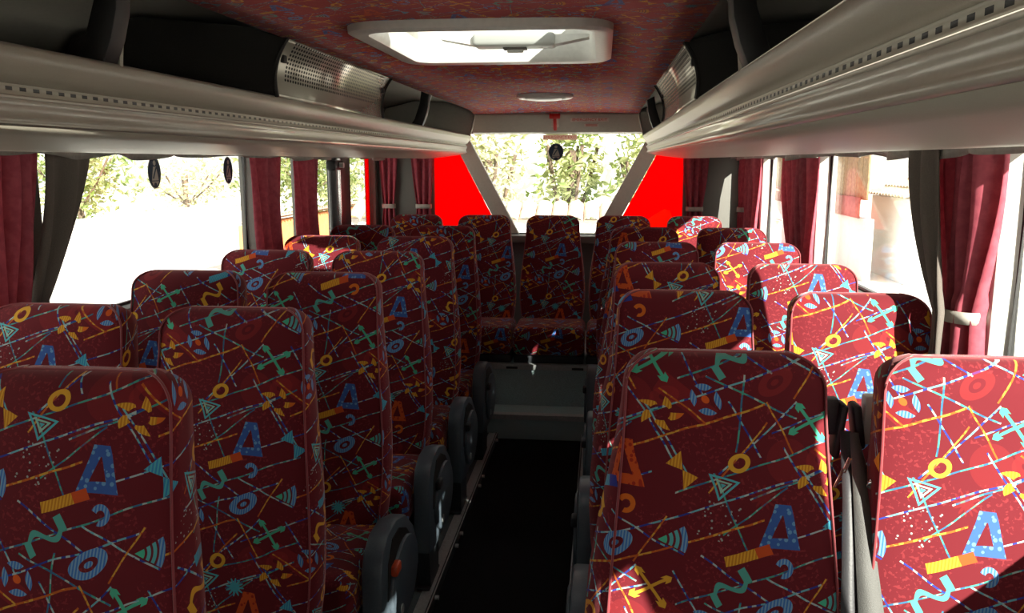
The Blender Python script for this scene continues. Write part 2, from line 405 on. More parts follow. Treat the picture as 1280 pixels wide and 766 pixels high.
def tube(name, pts, r, mat, parent=None, n=6, closed=False):
    bm = bmesh.new(); add_tube(bm, pts, r, n, closed); return from_bm(name, bm, mat, parent)

def prism(name, poly, axis, a, b, mat, parent=None, bevel=0., smooth=True):
    """extrude a 2-D outline; axis 'x': poly is (y,z); 'y': (x,z); 'z': (x,y)"""
    bm = bmesh.new()
    def P(u, w, t): return {'x': (t, u, w), 'y': (u, t, w), 'z': (u, w, t)}[axis]
    A = [bm.verts.new(P(u, w, a)) for u, w in poly]; B = [bm.verts.new(P(u, w, b)) for u, w in poly]
    n = len(poly)
    f1 = bm.faces.new(A[::-1]); f2 = bm.faces.new(B)
    for k in range(n): bm.faces.new((A[k], A[(k+1) % n], B[(k+1) % n], B[k]))
    bmesh.ops.recalc_face_normals(bm, faces=bm.faces[:])
    if bevel:
        bmesh.ops.bevel(bm, geom=list(set(f1.edges) | set(f2.edges)), offset=bevel, segments=2, profile=.5, affect='EDGES')
    return from_bm(name, bm, mat, parent, smooth)

def strip(name, prof, y0, y1, mat, parent=None, thick=.006, uv=False):
    """a sheet with the (x,z) profile run along y, given thickness"""
    V, F, U = [], [], []
    acc = [0.]
    for i in range(1, len(prof)): acc.append(acc[-1]+math.dist(prof[i], prof[i-1]))
    for k, (x, z) in enumerate(prof):
        V += [(x, y0, z), (x, y1, z)]; U += [(0., acc[k]), (y1-y0, acc[k])]
    for k in range(len(prof)-1): F.append((2*k, 2*k+1, 2*k+3, 2*k+2))
    o = mesh(name, V, F, mat, parent, True, U if uv else None)
    if thick:
        md = o.modifiers.new('solid', 'SOLIDIFY'); md.thickness = thick; md.offset = 0
    return o

def thing(name, label, cat, loc=(0, 0, 0), group=None, rz=0.):
    o = bpy.data.objects.new(name, None); o.empty_display_size = .1
    link(o); o.location = loc; o.rotation_euler = (0, 0, rz)
    return tag(o, label, cat, group)

def tag(o, label, cat, group=None):
    o['label'] = label; o['category'] = cat
    if group: o['group'] = group
    return o

def struct(o):
    o['kind'] = 'structure'; return o

def smoothstep(a, b, x):
    t = max(0., min(1., (x-a)/(b-a))); return t*t*(3-2*t)

# ------------------------------------------------------------------ setting
YF, YR = -1.7, 6.15           # front and rear wall
XW = 1.36                     # side wall inner face
SILL, WTOP = 1.11, 1.69       # window band
FLOORZ = 0.

struct(box('floor', (0, (YF+YR)/2, -.03), (2*XW+.1, YR-YF+.2, .06), M['carpet'], bevel=0))
n_trim = [0]
def trim(o):
    n_trim[0] += 1; o.name = 'trim_%d' % n_trim[0]; return struct(o)
# raised seat plinths either side of the aisle
for s in (-1, 1):
    x0, x1 = (.285 if s < 0 else .245), XW
    trim(box('trim', (s*(x0+x1)/2, (YF+4.75)/2, .0175), (x1-x0, 4.75-YF, .035), M['vinyl'], bevel=.003))
# rear steps: lower tread, then the bench plinth
def step_prism(nm, y0, y1, z):
    return trim(box(nm, (0, (y0+y1)/2, z/2), (2*XW, y1-y0, z), M['step'], bevel=.004))
step_prism('trim', 4.75, 4.97, .146)
step_prism('trim', 4.97, 6.1, .395)
def nosing(y, z, lab):
    t = thing('step_nosing', lab, 'step trim', (0, y, z), 'aluminium step edges')
    prism('nosing_strip', [(-.008, .006), (.045, .006), (.045, .001), (-.002, .001), (-.002, -.024), (-.008, -.024)], 'x', -.55, .55, M['alu'], t)
    return t
nosing(4.748, .147, 'aluminium nosing on the edge of the lower grey step')
t = nosing(4.968, .396, 'aluminium nosing on the upper step edge under the rear bench')
for x in (-.20, .20):
    box('bracket', (x, -.012, -.012), (.07, .006, .014), M['black'], t, .002)

# side walls below and above the windows
for s, nm in ((-1, 'wall_left'), (1, 'wall_right')):
    bm = bmesh.new()
    add_box(bm, (s*(XW+.03), (YF+YR)/2, SILL/2-.02), (.06, YR-YF, SILL+.04))
    add_box(bm, (s*(XW+.03), (YF+YR)/2, (WTOP+2.12)/2), (.06, YR-YF, 2.12-WTOP))
    struct(from_bm(nm, bm, M['wall'], smooth=False))

# ceiling: patterned headliner between the racks, plain roof skin above
hx0, hx1, hy0, hy1 = -.30, .30, 2.23, 2.92       # roof hatch opening
def ceil_z(x): return 1.975 - .010*(x/.56)**2
def ceiling():
    xs = [-.575, -.45, hx0, -.15, 0, .15, hx1, .45, .575]; ys = [YF, 0, 1, hy0, 2.6, hy1, 4, 5, 5.75, 5.98]
    V, U, F = [], [], []
    for y in ys:
        for x in xs: V.append((x, y, ceil_z(x) - (.02 if y > 5.9 else 0))); U.append((x*1.5, y*1.1))
    n = len(xs)
    for j in range(len(ys)-1):
        for i in range(n-1):
            if hx0 <= xs[i] < hx1 and hy0 <= ys[j] < hy1: continue
            F.append((j*n+i, j*n+i+1, (j+1)*n+i+1, (j+1)*n+i))
    o = mesh('ceiling', V, F, M['headliner'], None, True, U)
    o.color = (.13, .21, 0, 1)
    md = o.modifiers.new('solid', 'SOLIDIFY'); md.thickness = .012; md.offset = 1
    return struct(o)
ceiling()
bm = bmesh.new()   # roof skin with the hatch hole
for (x0, x1, y0, y1) in ((-XW-.06, hx0-.02, YF, YR+.1), (hx1+.02, XW+.06, YF, YR+.1), (hx0-.02, hx1+.02, YF, hy0-.02), (hx0-.02, hx1+.02, hy1+.02, YR+.1)):
    add_box(bm, ((x0+x1)/2, (y0+y1)/2, 2.09), (x1-x0, y1-y0, .05))
trim(from_bm('trim', bm, M['header'], smooth=False))

# front bulkhead behind the camera; windscreen opening narrowed to darken the near seats
bm = bmesh.new()
add_box(bm, (0, YF-.03, .5), (2*XW, .06, 1.0)); add_box(bm, (0, YF-.03, 1.74), (2*XW, .06, .78))
for s in (-1, 1): add_box(bm, (s*(XW-.1), YF-.03, 1.45), (.2, .06, .9))
struct(from_bm('wall_front', bm, M['wall'], smooth=False))

# rear wall: header, slanting posts, red quarter panels, lower part
def quad_prism(pts, y0, y1, mat, nm='trim', bevel=.004): return prism(nm, pts, 'y', y0, y1, mat, None, bevel)
ZB, ZT = 1.105, 1.815
bm = bmesh.new()
add_box(bm, (0, YR+.03, ZB/2), (2*XW, .06, ZB)); add_box(bm, (0, YR+.03, 2.0), (2*XW, .06, .36-.0))
struct(from_bm('wall_rear', bm, M['wall'], smooth=False))
trim(prism('trim', [(5.965, 1.965), (5.955, 1.94), (6.06, 1.825), (6.14, 1.815), (6.14, 1.985)], 'x', -.60, .60, M['header']))
trim(box('trim', (0, 6.05, 1.075), (1.1, .16, .05), M['pillar'], bevel=.01))     # rear ledge
for s in (-1, 1):
    i_t, i_b, o_t, o_b = .665, .275, .79, .40
    trim(quad_prism([(s*i_t, ZT+.02), (s*o_t, ZT+.02), (s*o_b, ZB), (s*i_b, ZB)], YR-.035, YR+.03, M['post']))
    trim(quad_prism([(s*.90, ZT+.05), (s*XW, ZT+.05), (s*XW, ZB-.02), (s*.90, ZB-.02)], YR-.03, YR+.03, M['pillar']))
# window panes ------------------------------------------------------
n_win = [0]
def window(o):
    n_win[0] += 1; o.name = 'window_%d' % n_win[0]; return struct(o)
window(prism('w', [(-.67, ZT), (.67, ZT), (.28, ZB), (-.28, ZB)], 'y', YR-.004, YR+.002, M['glass'], smooth=False))
for s in (-1, 1):
    w_ = window(prism('w', [(s*.785, ZT), (s*.90, ZT), (s*.90, ZB), (s*.41, ZB)], 'y', YR+.004, YR+.010, M['red_film'], smooth=False))
    if s > 0:
        pts = [(.56, 1.10), (.66, 1.10), (.885, 1.21), (.885, 1.31), (.862, 1.345), (.835, 1.335)]
        prism('film_stripe', [(.50, 1.106), (.83, 1.106), (.83, 1.23), (.815, 1.275), (.775, 1.285), (.745, 1.27)], 'y', YR-.001, YR+.002, M['orange_film'], w_, smooth=False)
window(prism('w', [(-XW+.2, 1.0), (XW-.2, 1.0), (XW-.2, 1.9), (-XW+.2, 1.9)], 'y', YF-.03, YF-.024, M['glass'], smooth=False))

def side_windows(s, posts):
    """posts: (y0,y1,material); panes fill the spaces between"""
    prev = YF
    for (a, b, mt) in posts + [(YR, YR, None)]:
        if a-prev > .05:
            w_ = window(box('w', (s*(XW+.012), (a+prev)/2, (SILL+WTOP)/2), (.006, a-prev, WTOP-SILL+.01), M['glass'], bevel=0, smooth=False))
            bm = bmesh.new(); x = s*(XW+.012)
            add_tube(bm, [(x, prev+.008, SILL+.008), (x, a-.008, SILL+.008), (x, a-.008, WTOP-.008), (x, prev+.008, WTOP-.008)], .009, 6, True)
            from_bm('rubber_seal', bm, M['pillar_dark'], w_)
        if mt: trim(box('trim', (s*(XW+.0), (a+b)/2, (SILL+WTOP)/2), (.085, b-a, WTOP-SILL+.02), mt, bevel=.012))
        prev = b
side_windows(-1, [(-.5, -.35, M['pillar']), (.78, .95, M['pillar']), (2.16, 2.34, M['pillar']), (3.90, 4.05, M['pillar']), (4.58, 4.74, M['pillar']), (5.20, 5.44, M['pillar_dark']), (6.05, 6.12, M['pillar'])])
side_windows(1, [(-.5, -.35, M['pillar']), (.54, .68, M['pillar']), (2.22, 2.36, M['pillar_sunlit']), (4.04, 4.26, M['pillar_sunlit']), (5.42, 5.80, M['pillar_sunlit']), (6.0, 6.12, M['pillar'])])
for s in (-1, 1):
    trim(box('trim', (s*(XW-.01), (YF+YR)/2, SILL-.015), (.07, YR-YF, .04), M['pillar'], bevel=.01))

# ------------------------------------------------------------------ seats
TOPZ = 1.26
def backrest_mesh(name, hf_top, hf_bot, spl, spr, z0, z1, lean, parent, depth=.10):
    """front face, splayed bolster sides and back in one skin; returns the piping path too"""
    H = z1-z0
    ts = [0, .06, .14, .24, .36, .48, .6, .7, .8, .87]
    rz = .055
    tz = [z0+q*(H-rz) for q in [0, .08, .18, .3, .42, .54, .66, .76, .86, .94, 1.]]
    rows = [(z, 0.) for z in tz] + [(z1-rz+rz*math.sin(a), a) for a in [PI/2*k/7 for k in range(1, 8)]]
    V, U, F = [], [], []; pipe = []
    nf = 9; tot = None
    for (z, a) in rows:
        q = (z-z0)/H
        hf = hf_bot+(hf_top-hf_bot)*smoothstep(.30, .97, q) - .02*(1-smoothstep(0, .25, q))
        kk = 1-.86*smoothstep(.45, .98, q); hbl, hbr = hf+spl*kk, hf+spr*kk
        sx = .062*(1-math.cos(a)); sd = .036*(1-math.cos(a))
        hf -= sx; hbl -= sx; hbr -= sx
        yb = -lean*(1-q) - .022*math.sin(PI*min(1, q*1.15))        # reclined, slight lumbar curve
        yf = yb+sd
        pts = []
        for k in range(nf):
            x = -hf+2*hf*k/(nf-1); e = abs(x)/hf
            pts.append((x, yf-.014*(1-e**2.6)*(1-a/PI*1.6)+.006))
        def bolster(hb): return [(hf+.004, yf+.008), (hf+.006+.5*(hb-hf-.006), yf+.030), (hb, yf+.058-sd*.6), (hb-.004, yb+depth-.012-sd), (hb-.02, yb+depth-sd)]
        side, sideL = bolster(hbr), bolster(hbl)
        ring = [(-x, y) for (x, y) in sideL[::-1]] + pts + side
        ring += [(0, yb+depth-sd+.004)]
        # arc-length u from the centre of the front
        c = len(side)+nf//2
        us = [0.]*len(ring)
        for k in range(c+1, len(ring)): us[k] = us[k-1]+math.dist(ring[k], ring[k-1])
        for k in range(c-1, -1, -1): us[k] = us[k+1]-math.dist(ring[k], ring[k+1])
        n = len(ring)
        for k in range(n):
            V.append((ring[k][0], ring[k][1], z)); U.append((us[k], z1-z))
        pipe.append(((-hf-.003, yf+.004, z), (hf+.003, yf+.004, z)))
    for j in range(len(rows)-1):
        for k in range(n): F.append((j*n+k, j*n+(k+1) % n, (j+1)*n+(k+1) % n, (j+1)*n+k))
    F.append(tuple((len(rows)-1)*n+k for k in range(n))); F.append(tuple(k for k in range(n-1, -1, -1)))
    o = mesh(name, V, F, M['fabric'], parent, True, U)
    path = [p[0] for p in pipe] + [p[1] for p in pipe[::-1]]
    return o, path

def cushion(parent, w, z0, z1, y0, y1, name='seat_cushion'):
    o = box(name, (0, (y0+y1)/2, (z0+z1)/2), (w, y1-y0, z1-z0), M['fabric'], parent, .042, 5, boxuv=True)
    return o

def side_panel(parent, s, lever_mat):
    """aisle-side moulding of a seat (s = +1: on +x side)"""
    out = [(-.455, .20), (-.452, .46), (-.425, .515), (-.36, .545), (-.26, .545), (-.14, .51), (-.04, .43), (.02, .34), (.02, .27), (-.04, .215), (-.16, .185), (-.33, .18)]
    xi, xo = s*.236, s*.298
    p = prism('side_panel', out, 'x', min(xi, xo), max(xi, xo), M['panel'], parent, .010)
    # recess and oval cover
    rec = [(-.40, .35), (-.385, .46), (-.33, .515), (-.25, .515), (-.16, .475), (-.10, .42), (-.20, .36)]
    a, b = xo+s*.0005, xo+s*.003
    prism('recess', rec, 'x', min(a, b), max(a, b), M['black'], p)
    ov = [(-.215+.165*math.cos(t)*1.0-.03*math.sin(t), .335+.125*math.sin(t)+.02*math.cos(t)) for t in [2*PI*k/24 for k in range(24)]]
    a, b = xo-s*.004, xo+s*.014
    prism('oval_cover', ov, 'x', min(a, b), max(a, b), M['panel'], p, .006)
    cyl('emblem', (xo+s*.013, -.285, .265), (xo+s*.017, -.285, .265), .017, M['alu'], p)
    box('recline_lever', (xo+s*.012, -.335, .425), (.022, .055, .034), lever_mat, p, .007)
    return p

def seat_leg(parent, s):
    bm = bmesh.new()
    for (c0, w0, d0, z0), (c1, w1, d1, z1) in (((-.335, .050, .15, .0415), (-.35, .055, .19, .23)),):
        V = []
        for (cy, w, d, z) in ((c0, w0, d0, z0), (c1, w1, d1, z1)):
            for dx, dy in ((-1, -1), (1, -1), (1, 1), (-1, 1)): V.append(bm.verts.new((s*.262+dx*w/2, cy+dy*d/2, z)))
        bm.faces.new(V[:4][::-1]); bm.faces.new(V[4:])
        for k in range(4): bm.faces.new((V[k], V[(k+1) % 4], V[4+(k+1) % 4], V[4+k]))
    add_box(bm, (s*.262, -.335, .0455), (.05, .20, .010), .003)
    return from_bm('leg', bm, M['leg'], parent)

def make_seat(aisle, lever):
    """aisle = +1 / -1 : side (local x) of the aisle moulding, 0 none (window seat)"""
    t = bpy.data.objects.new('coach_seat', None); t.empty_display_size = .1; link(t)
    b, path = backrest_mesh('backrest', .180, .211, .046 if aisle < 0 else .010, .020 if aisle > 0 else .010, .41, TOPZ, .13, t)
    tube('piping', path, .0026, M['piping'], b, 6)
    sh = box('back_shell', (0, .0125, .80), (.33, .012, .64), M['shell'], t, .006, 2, Matrix.Rotation(-.15, 3, 'X'))
    sh.location.y = .035
    c = cushion(t, .44, .30, .462, -.50, -.07)
    box('seat_frame', (0, -.27, .265), (.42, .40, .07), M['leg'], t, .008)
    if aisle:
        side_panel(t, aisle, M[lever])
        seat_leg(t, aisle)
        bm = bmesh.new(); add_box(bm, (-aisle*.17, -.27, .135), (.05, .30, .20), .005); from_bm('leg', bm, M['leg'], t)
    else:
        for x in (-.16, .16):
            bm = bmesh.new(); add_box(bm, (x, -.27, .135), (.05, .30, .20), .005); from_bm('leg', bm, M['leg'], t)
    return t

def copy_tree(o, parent=None):
    c = o.copy(); COL.objects.link(c)
    if parent is not None: c.parent = parent
    for ch in list(o.children): copy_tree(ch, c)
    return c

def set_offset(o, off):
    if o.type == 'MESH' and o.data.materials and o.data.materials[0] == M['fabric']: o.color = (off[0], off[1], 0, 1)
    for c in o.children: set_offset(c, off)

protos = {}
def place_seat(x, y, aisle, ring, label, group):
    key = (aisle, 'orange' if 'orange lever' in label else 'panel_dark')
    if key not in protos: t = protos[key] = make_seat(*key)
    else: t = copy_tree(protos[key])
    t.location = (x, y, 0.)
    set_offset(t, (3.19-ring[0], 4.51-ring[1]))      # shifted by whole repeats of the print
    tag(t, label, 'seat', group)
    return t
OFFX = 0
LA, LW, RA, RW = -.572, -1.040, .565, 1.037
GL, GR = 'aisle seats on the left', 'aisle seats on the right'
WL, WR = 'window seats on the left', 'window seats on the right'
# whole repeats of the print's lattice: a*(.29,.105)+b*(0,.41) with a=11, b=... keeps the offset positive
def lattice_off(): return (11*.29, 11*.105+8*.41)
LO = lattice_off()
def place(x, y, aisle, ring, label, group):
    t = place_seat(x, y, aisle, ring, label, group)
    set_offset(t, (LO[0]-ring[0], LO[1]-ring[1]))
    return t
rowsL = [(1.304, (-.012, .04)), (1.943, (-.016, .19)), (2.624, (.026, .27)), (3.296, (.024, .10)), (3.991, (-.08, -.02)), (4.70, (.06, .14))]
labsL = ['large shadowed patterned red seat cut off by the lower left corner of the photo',
         'patterned red aisle seat on the left, directly behind the cut-off corner seat',
         'patterned red left aisle seat, third back, with orange lever on its side panel',
         'patterned red aisle seat on the left, fourth back, lit evenly across its top',
         'patterned red aisle seat on the left, fifth back, with sunlit left shoulder',
         'patterned red aisle seat on the left, hindmost before the rear bench']
for (y, rg), lb in zip(rowsL, labsL): place(LA, y, 1, rg, lb, GL)
rowsLW = [(1.943, (-.085, .02)), (2.624, (-.18, .15)), (3.296, (-.10, -.135)), (3.991, (.05, .06)), (4.70, (-.04, .2))]
labsLW = ['patterned red window seat at the left edge of the photo, below the nearest left curtain',
          'patterned red window seat on the left, under the two oval window stickers',
          'patterned red window seat on the left, beside the first narrow grey window post',
          'patterned red window seat on the left with a bright sun patch across its right half',
          'patterned red window seat on the left, below the black upright post']
for (y, rg), lb in zip(rowsLW, labsLW): place(LW, y, 0, rg, lb, WL)
rowsR = [(1.565, (.026, .19)), (2.346, (.08, -.035)), (3.022, (.055, .04)), (3.823, (0, -.13)), (4.69, (.1, .06))]
labsR = ['large patterned red seat nearest the camera, just left of the hanging seat belts',
         'patterned red aisle seat on the right, second back, with sun on its lower right corner',
         'patterned red aisle seat on the right, third back, mostly hidden behind the second',
         'patterned red aisle seat on the right, fourth back, only its head end showing',
         'patterned red aisle seat on the right, hindmost before the rear bench']
for (y, rg), lb in zip(rowsR, labsR): place(RA+(.014 if y == 3.823 else 0), y, -1, rg, lb, GR)
rowsRW = [(1.565, (-.09, .186)), (2.346, (-.075, .12)), (3.022, (-.03, -.045)), (3.823, (.05, -.12)), (4.69, (-.06, .10))]
labsRW = ['sunlit patterned red window seat cut off by the right edge of the photo',
          'sunlit patterned red window seat below the big tied curtain on the right',
          'sunlit patterned red window seat on the right, third back, below clear window glass',
          'sunlit patterned red window seat on the right, below the narrow bright-folded curtain',
          'sunlit patterned red window seat on the right, hindmost before the rear bench']
for (y, rg), lb in zip(rowsRW, labsRW): place(RW-(.014 if y == 3.823 else 0), y, 0, rg, lb, WR)

def make_bench():
    t = bpy.data.objects.new('rear_bench_seat', None); t.empty_display_size = .1; link(t)
    b, path = backrest_mesh('backrest', .165, .200, .012, .012, .56, 1.278, .09, t, .09)
    tube('piping', path, .0026, M['piping'], b, 6)
    cushion(t, .436, .452, .628, -.425, -.03)
    box('seat_frame', (0, -.215, .425), (.43, .34, .05), M['leg'], t, .006)
    return t
bl = ['patterned red seat at the left end of the rear bench, before the corner curtains',
      'patterned red rear bench seat just left of the centre one',
      'patterned red rear bench seat in the centre, facing straight down the aisle',
      'patterned red rear bench seat just right of the centre one',
      'sunlit patterned red seat at the right end of the rear bench']
bench0 = make_bench()
for k, (x, lb) in enumerate(zip((-.876, -.428, .018, .464, .910), bl)):
    t = bench0 if k == 0 else copy_tree(bench0)
    t.location = (x, 5.40, 0); tag(t, lb, 'seat', 'seats of the rear bench')
    rg = [(.05, .15), (.08, .12), (-.02, .10), (-.06, .02), (.03, .2)][k]
    set_offset(t, (LO[0]-rg[0], LO[1]-rg[1]))

# seat rails along the aisle
for s, x, lb in ((-1, -.292, 'aluminium seat rail with bolts along the left of the black aisle'), (1, .262, 'aluminium seat rail along the right of the black aisle, mostly hidden')):
    t = thing('seat_rail', lb, 'rail', (x, 1.6, .035), 'seat rails')
    prism('rail_strip', [(-.022, 0), (.022, 0), (.022, .004), (.008, .004), (.008, .002), (-.008, .002), (-.008, .004), (-.022, .004)], 'y', -2.8, 3.14, M['alu'], t)
    prism('edge_strip', [(-s*.020, -.034), (-s*.030, -.034), (-s*.030, .007), (-s*.020, .007)], 'y', -2.8, 3.14, M['leg'], t)
    tube('edge_bead', [(-s*.028, -2.8, .007), (-s*.028, 3.14, .007)], .0025, M['alu'], t)
    if s < 0:
        for y in (1.0, 1.10, 1.25, 1.68, 1.80, 2.35, 2.48, 3.05):
            cyl('bolt', (.026, y, -.012), (.044, y, -.012), .009, M['alu'], t, n=8)

# ------------------------------------------------------------------ seat belts between the two nearest right-hand seats
t = thing('seat_belt', 'grey twin seat belts hanging between the two nearest right-hand seats', 'seat belt', (.785, 1.66, .0))
def webbing(name, pts, w0, w1, mat=None, tw=0.):
    V, F = [], []
    n = len(pts)
    for k, p in enumerate(pts):
        w = w0+(w1-w0)*k/(n-1); a = tw*k/(n-1)
        V += [(p[0]-w/2*math.cos(a), p[1]-w/2*math.sin(a), p[2]), (p[0]+w/2*math.cos(a), p[1]+w/2*math.sin(a), p[2])]
    F = [(2*k, 2*k+1, 2*k+3, 2*k+2) for k in range(n-1)]
    o = mesh(name, V, F, mat or M['belt'], t); md = o.modifiers.new('s', 'SOLIDIFY'); md.thickness = .003; return o
box('anchor_bracket', (-.010, .02, 1.120), (.060, .03, .075), M['shell'], t, .006)
box('anchor_bracket', (.085, .02, 1.115), (.034, .03, .10), M['white_dirty'], t, .005)
w1 = box('retractor_arm', (.020, .01, 1.095), (.014, .05, .11), M['panel_dark'], t, .006, 2, Matrix.Rotation(.12, 3, 'Y'))
w2 = box('retractor_arm', (.055, .01, 1.105), (.018, .05, .09), M['panel_dark'], t, .007, 2, Matrix.Rotation(-.15, 3, 'Y'))
webbing('belt_strap', [(.040, -.03, 1.10), (.036, -.11, 1.0), (.038, -.17, .88), (.045, -.22, .75), (.054, -.27, .60), (.062, -.31, .44)], .016, .074)
webbing('belt_strap', [(.026, -.02, 1.10), (.016, -.105, 1.0), (.008, -.165, .88), (.002, -.215, .74), (-.004, -.265, .6), (-.010, -.305, .44)], .020, .040, M['shell'])
webbing('belt_strap', [(.052, -.02, 1.07), (.064, -.10, .98), (.078, -.155, .86), (.094, -.205, .72), (.11, -.255, .55), (.12, -.29, .44)], .010, .034, M['belt'], .5)
cyl('screw', (.003, -.214, .755), (.003, -.204, .755), .0075, M['leg'], t)
tube('pin', [(.005, -.10, 1.045), (.018, -.09, 1.07)], .004, M['chrome'], t)
tube('pin', [(-.014, -.115, 1.02), (.004, -.10, 1.052)], .003, M['chrome'], t)
bkl = box('buckle', (.078, -.10, .985), (.022, .02, .055), M['leg'], t, .004, 2, Matrix.Rotation(-.5, 3, 'Y'))
tube('pin', [(.082, -.14, .955), (.118, -.145, .925)], .0035, M['chrome'], t)
box('latch_plate', (.062, -.10, 1.02), (.028, .006, .018), M['chrome'], t, .003, 2, Matrix.Rotation(.5, 3, 'Y'))

# ------------------------------------------------------------------ luggage racks
def arc_profile(x0, z0, x1, z1, bulge, n=10):
    """points from (x0,z0) to (x1,z1) bulging towards the aisle (-x)"""
    out = []
    for k in range(n+1):
        q = k/n; nx, nz = -(z1-z0), (x1-x0)
        l = math.hypot(nx, nz); b = bulge*4*q*(1-q)
        px, pz = x0+(x1-x0)*q, z0+(z1-z0)*q
        out.append((px+nx/l*b, pz+nz/l*b))
    return out
def luggage_rack(s, label, grille_y, dividers, slot_from):
    t = thing('luggage_rack', label, 'luggage rack', (0, 0, 0), 'overhead luggage racks')
    y0, y1 = YF+.01, 5.98
    P = lambda L_: [(s*x, z) for x, z in L_]
    strip('front_panel', P([(.622, 1.790), (.614, 1.801), (.607, 1.803), (.603, 1.797), (.606, 1.780), (.620, 1.762), (.630, 1.747)]), y0, y1, M['rack'], t)
    strip('slotted_trim', P([(.630, 1.747), (.634, 1.744), (.634, 1.730), (.628, 1.7255)]), y0, y1, M['slots'], t, .004, True)
    strip('bead_strip', P([(.6275, 1.727), (.6235, 1.7245), (.6275, 1.722)]), y0, y1, M['trim_light'], t, .003)
    strip('lower_cove', P([(.628, 1.722), (.634, 1.712), (.637, 1.703), (.635, 1.694), (.630, 1.689), (.632, 1.685), (.640, 1.681)]), y0, y1, M['rack_gloss'], t, .004)
    strip('underside', P([(.640, 1.681), (.70, 1.668), (.80, 1.655), (.88, 1.647), (.93, 1.645), (.945, 1.652), (.96, 1.672), (1.10, 1.70), (XW, 1.705)]), y0, y1, M['rack'], t)
    strip('shelf_floor', P([(.622, 1.790), (.70, 1.745), (.95, 1.72), (1.2, 1.735), (1.285, 1.80), (1.29, 1.9)]), y0, y1, M['rack_dark'], t, .004)
    strip('shelf_roof', P([(1.292, 1.9), (1.22, 2.0), (1.0, 2.045), (.75, 2.03), (.60, 1.985), (.565, 1.972)]), y0, y1, M['header'], t, .004)
    # closed rear end with a pale rounded edge
    endp = [(.610, 1.80), (.59, 1.85), (.575, 1.91), (.572, 1.965), (.75, 2.03), (1.0, 2.04), (1.2, 1.99), (1.285, 1.85), (1.2, 1.70), (.95, 1.66), (.66, 1.69)]
    e = prism('end_cheek', P(endp), 'y', 5.955, 5.985, M['header'], t, .004)
    tube('end_bead', [(s*x, 5.95, z) for x, z in [(.66, 1.69), (.605, 1.80), (.585, 1.86), (.572, 1.92), (.570, 1.967)]], .007, M['trim_light'], e)
    for (yd, w) in dividers:
        dp = [(.612, 1.802), (.592, 1.85), (.578, 1.90), (.572, 1.965), (.612, 1.985), (.622, 1.92), (.65, 1.84), (.70, 1.77), (.655, 1.773)]
        d = prism('divider', P(dp), 'y', yd-w/2, yd+w/2, M['black'], t, .004)
        ed = arc_profile(.608, 1.803, .571, 1.965, -.006)
        tube('divider_edge', [(s*x, yd+w/2, z) for x, z in ed], .006, M['rack'], d)
    # perforated air unit
    ga, gb = grille_y
    prof = arc_profile(.602, 1.803, .562, 1.966, -.020, 14)
    V, U, F = [], [], []
    acc = 0.
    for k, (x, z) in enumerate(prof):
        if k: acc += math.dist(prof[k], prof[k-1])
        V += [(s*x, ga, z), (s*x, gb, z)]; U += [(0, acc), (1.15, acc)]
    for k in range(len(prof)-1): F.append((2*k, 2*k+1, 2*k+3, 2*k+2))
    gr = mesh('air_grille', V, F, M['grille'], t, True, U)
    md = gr.modifiers.new('s', 'SOLIDIFY'); md.thickness = .008; md.offset = -1 if s < 0 else 1
    outer = [(x, z) for x, z in prof] + [(.70, 2.0), (1.0, 2.03), (1.2, 1.98), (1.28, 1.86), (1.2, 1.745), (.95, 1.725), (.70, 1.75)]
    for yy in (ga-.008, gb+.008):
        ck = prism('grille_cheek', P(outer), 'y', yy-.007, yy+.007, M['rack_dark'], gr)
        tube('cheek_bead', [(s*(x-.002), yy-.004, z) for x, z in prof], .007, M['rack_dark'], ck)
    for yy in (ga+.03, gb-.03):
        q = prof[9]; box('clip', (s*(q[0]-.003), yy, q[1]), (.012, .028, .022), M['black'], gr, .003)
    return t
luggage_rack(-1, 'grey overhead luggage rack along the left side, with dark shelf bay and air grille', (2.395, 3.56), [(1.575, .05), (4.42, .05)], 0)
luggage_rack(1, 'grey overhead luggage rack along the right side, lit brighter, with dark shelf bay', (2.60, 4.00), [(1.78, .07), (4.95, .06)], 0)

# ------------------------------------------------------------------ roof hatch, roof vent
t = thing('roof_hatch', 'white framed roof hatch set into the patterned red ceiling', 'roof hatch', (0, 2.575, 1.968))
def rrect(x0, x1, y0, y1, r, n=6):
    out = []
    for cx, cy, a0 in ((x1-r, y1-r, 0), (x0+r, y1-r, PI/2), (x0+r, y0+r, PI), (x1-r, y0+r, 3*PI/2)):
        for k in range(n+1):
            a = a0+PI/2*k/n; out.append((cx+r*math.cos(a), cy+r*math.sin(a)))
    return out
def ring_frame(name, prof, mat, parent):
    """prof: list of (outline, z); consecutive outlines are bridged"""
    V, F = [], []
    n = len(prof[0][0])
    for ol, z in prof: V += [(x, y, z) for x, y in ol]
    for j in range(len(prof)-1):
        for k in range(n): F.append((j*n+k, j*n+(k+1) % n, (j+1)*n+(k+1) % n, (j+1)*n+k))
    o = mesh(name, V, F, mat, parent); o.data.set_sharp_from_angle(angle=.6); return o
fr = [(rrect(-.352, .352, -.40, .40, .10), .010), (rrect(-.350, .350, -.398, .398, .10), -.014), (rrect(-.335, .335, -.383, .383, .09), -.020), (rrect(-.302, .302, -.345, .345, .07), -.016), (rrect(-.294, .294, -.335, .335, .06), .0), (rrect(-.288, .288, -.330, .330, .06), .10)]
ring_frame('hatch_frame', fr, M['white_dirty'], t)
ring_frame('hatch_rim', [(rrect(-.30, .30, -.34, .34, .07), .105), (rrect(-.30, .30, -.34, .34, .07), .155), (rrect(-.287, .287, -.327, .327, .06), .155), (rrect(-.287, .287, -.327, .327, .06), .105)], M['white'], t)
ld = bmesh.new(); vs = [ld.verts.new((x, y, .15)) for x, y in rrect(-.290, .290, -.330, .330, .06)]; ld.faces.new(vs)
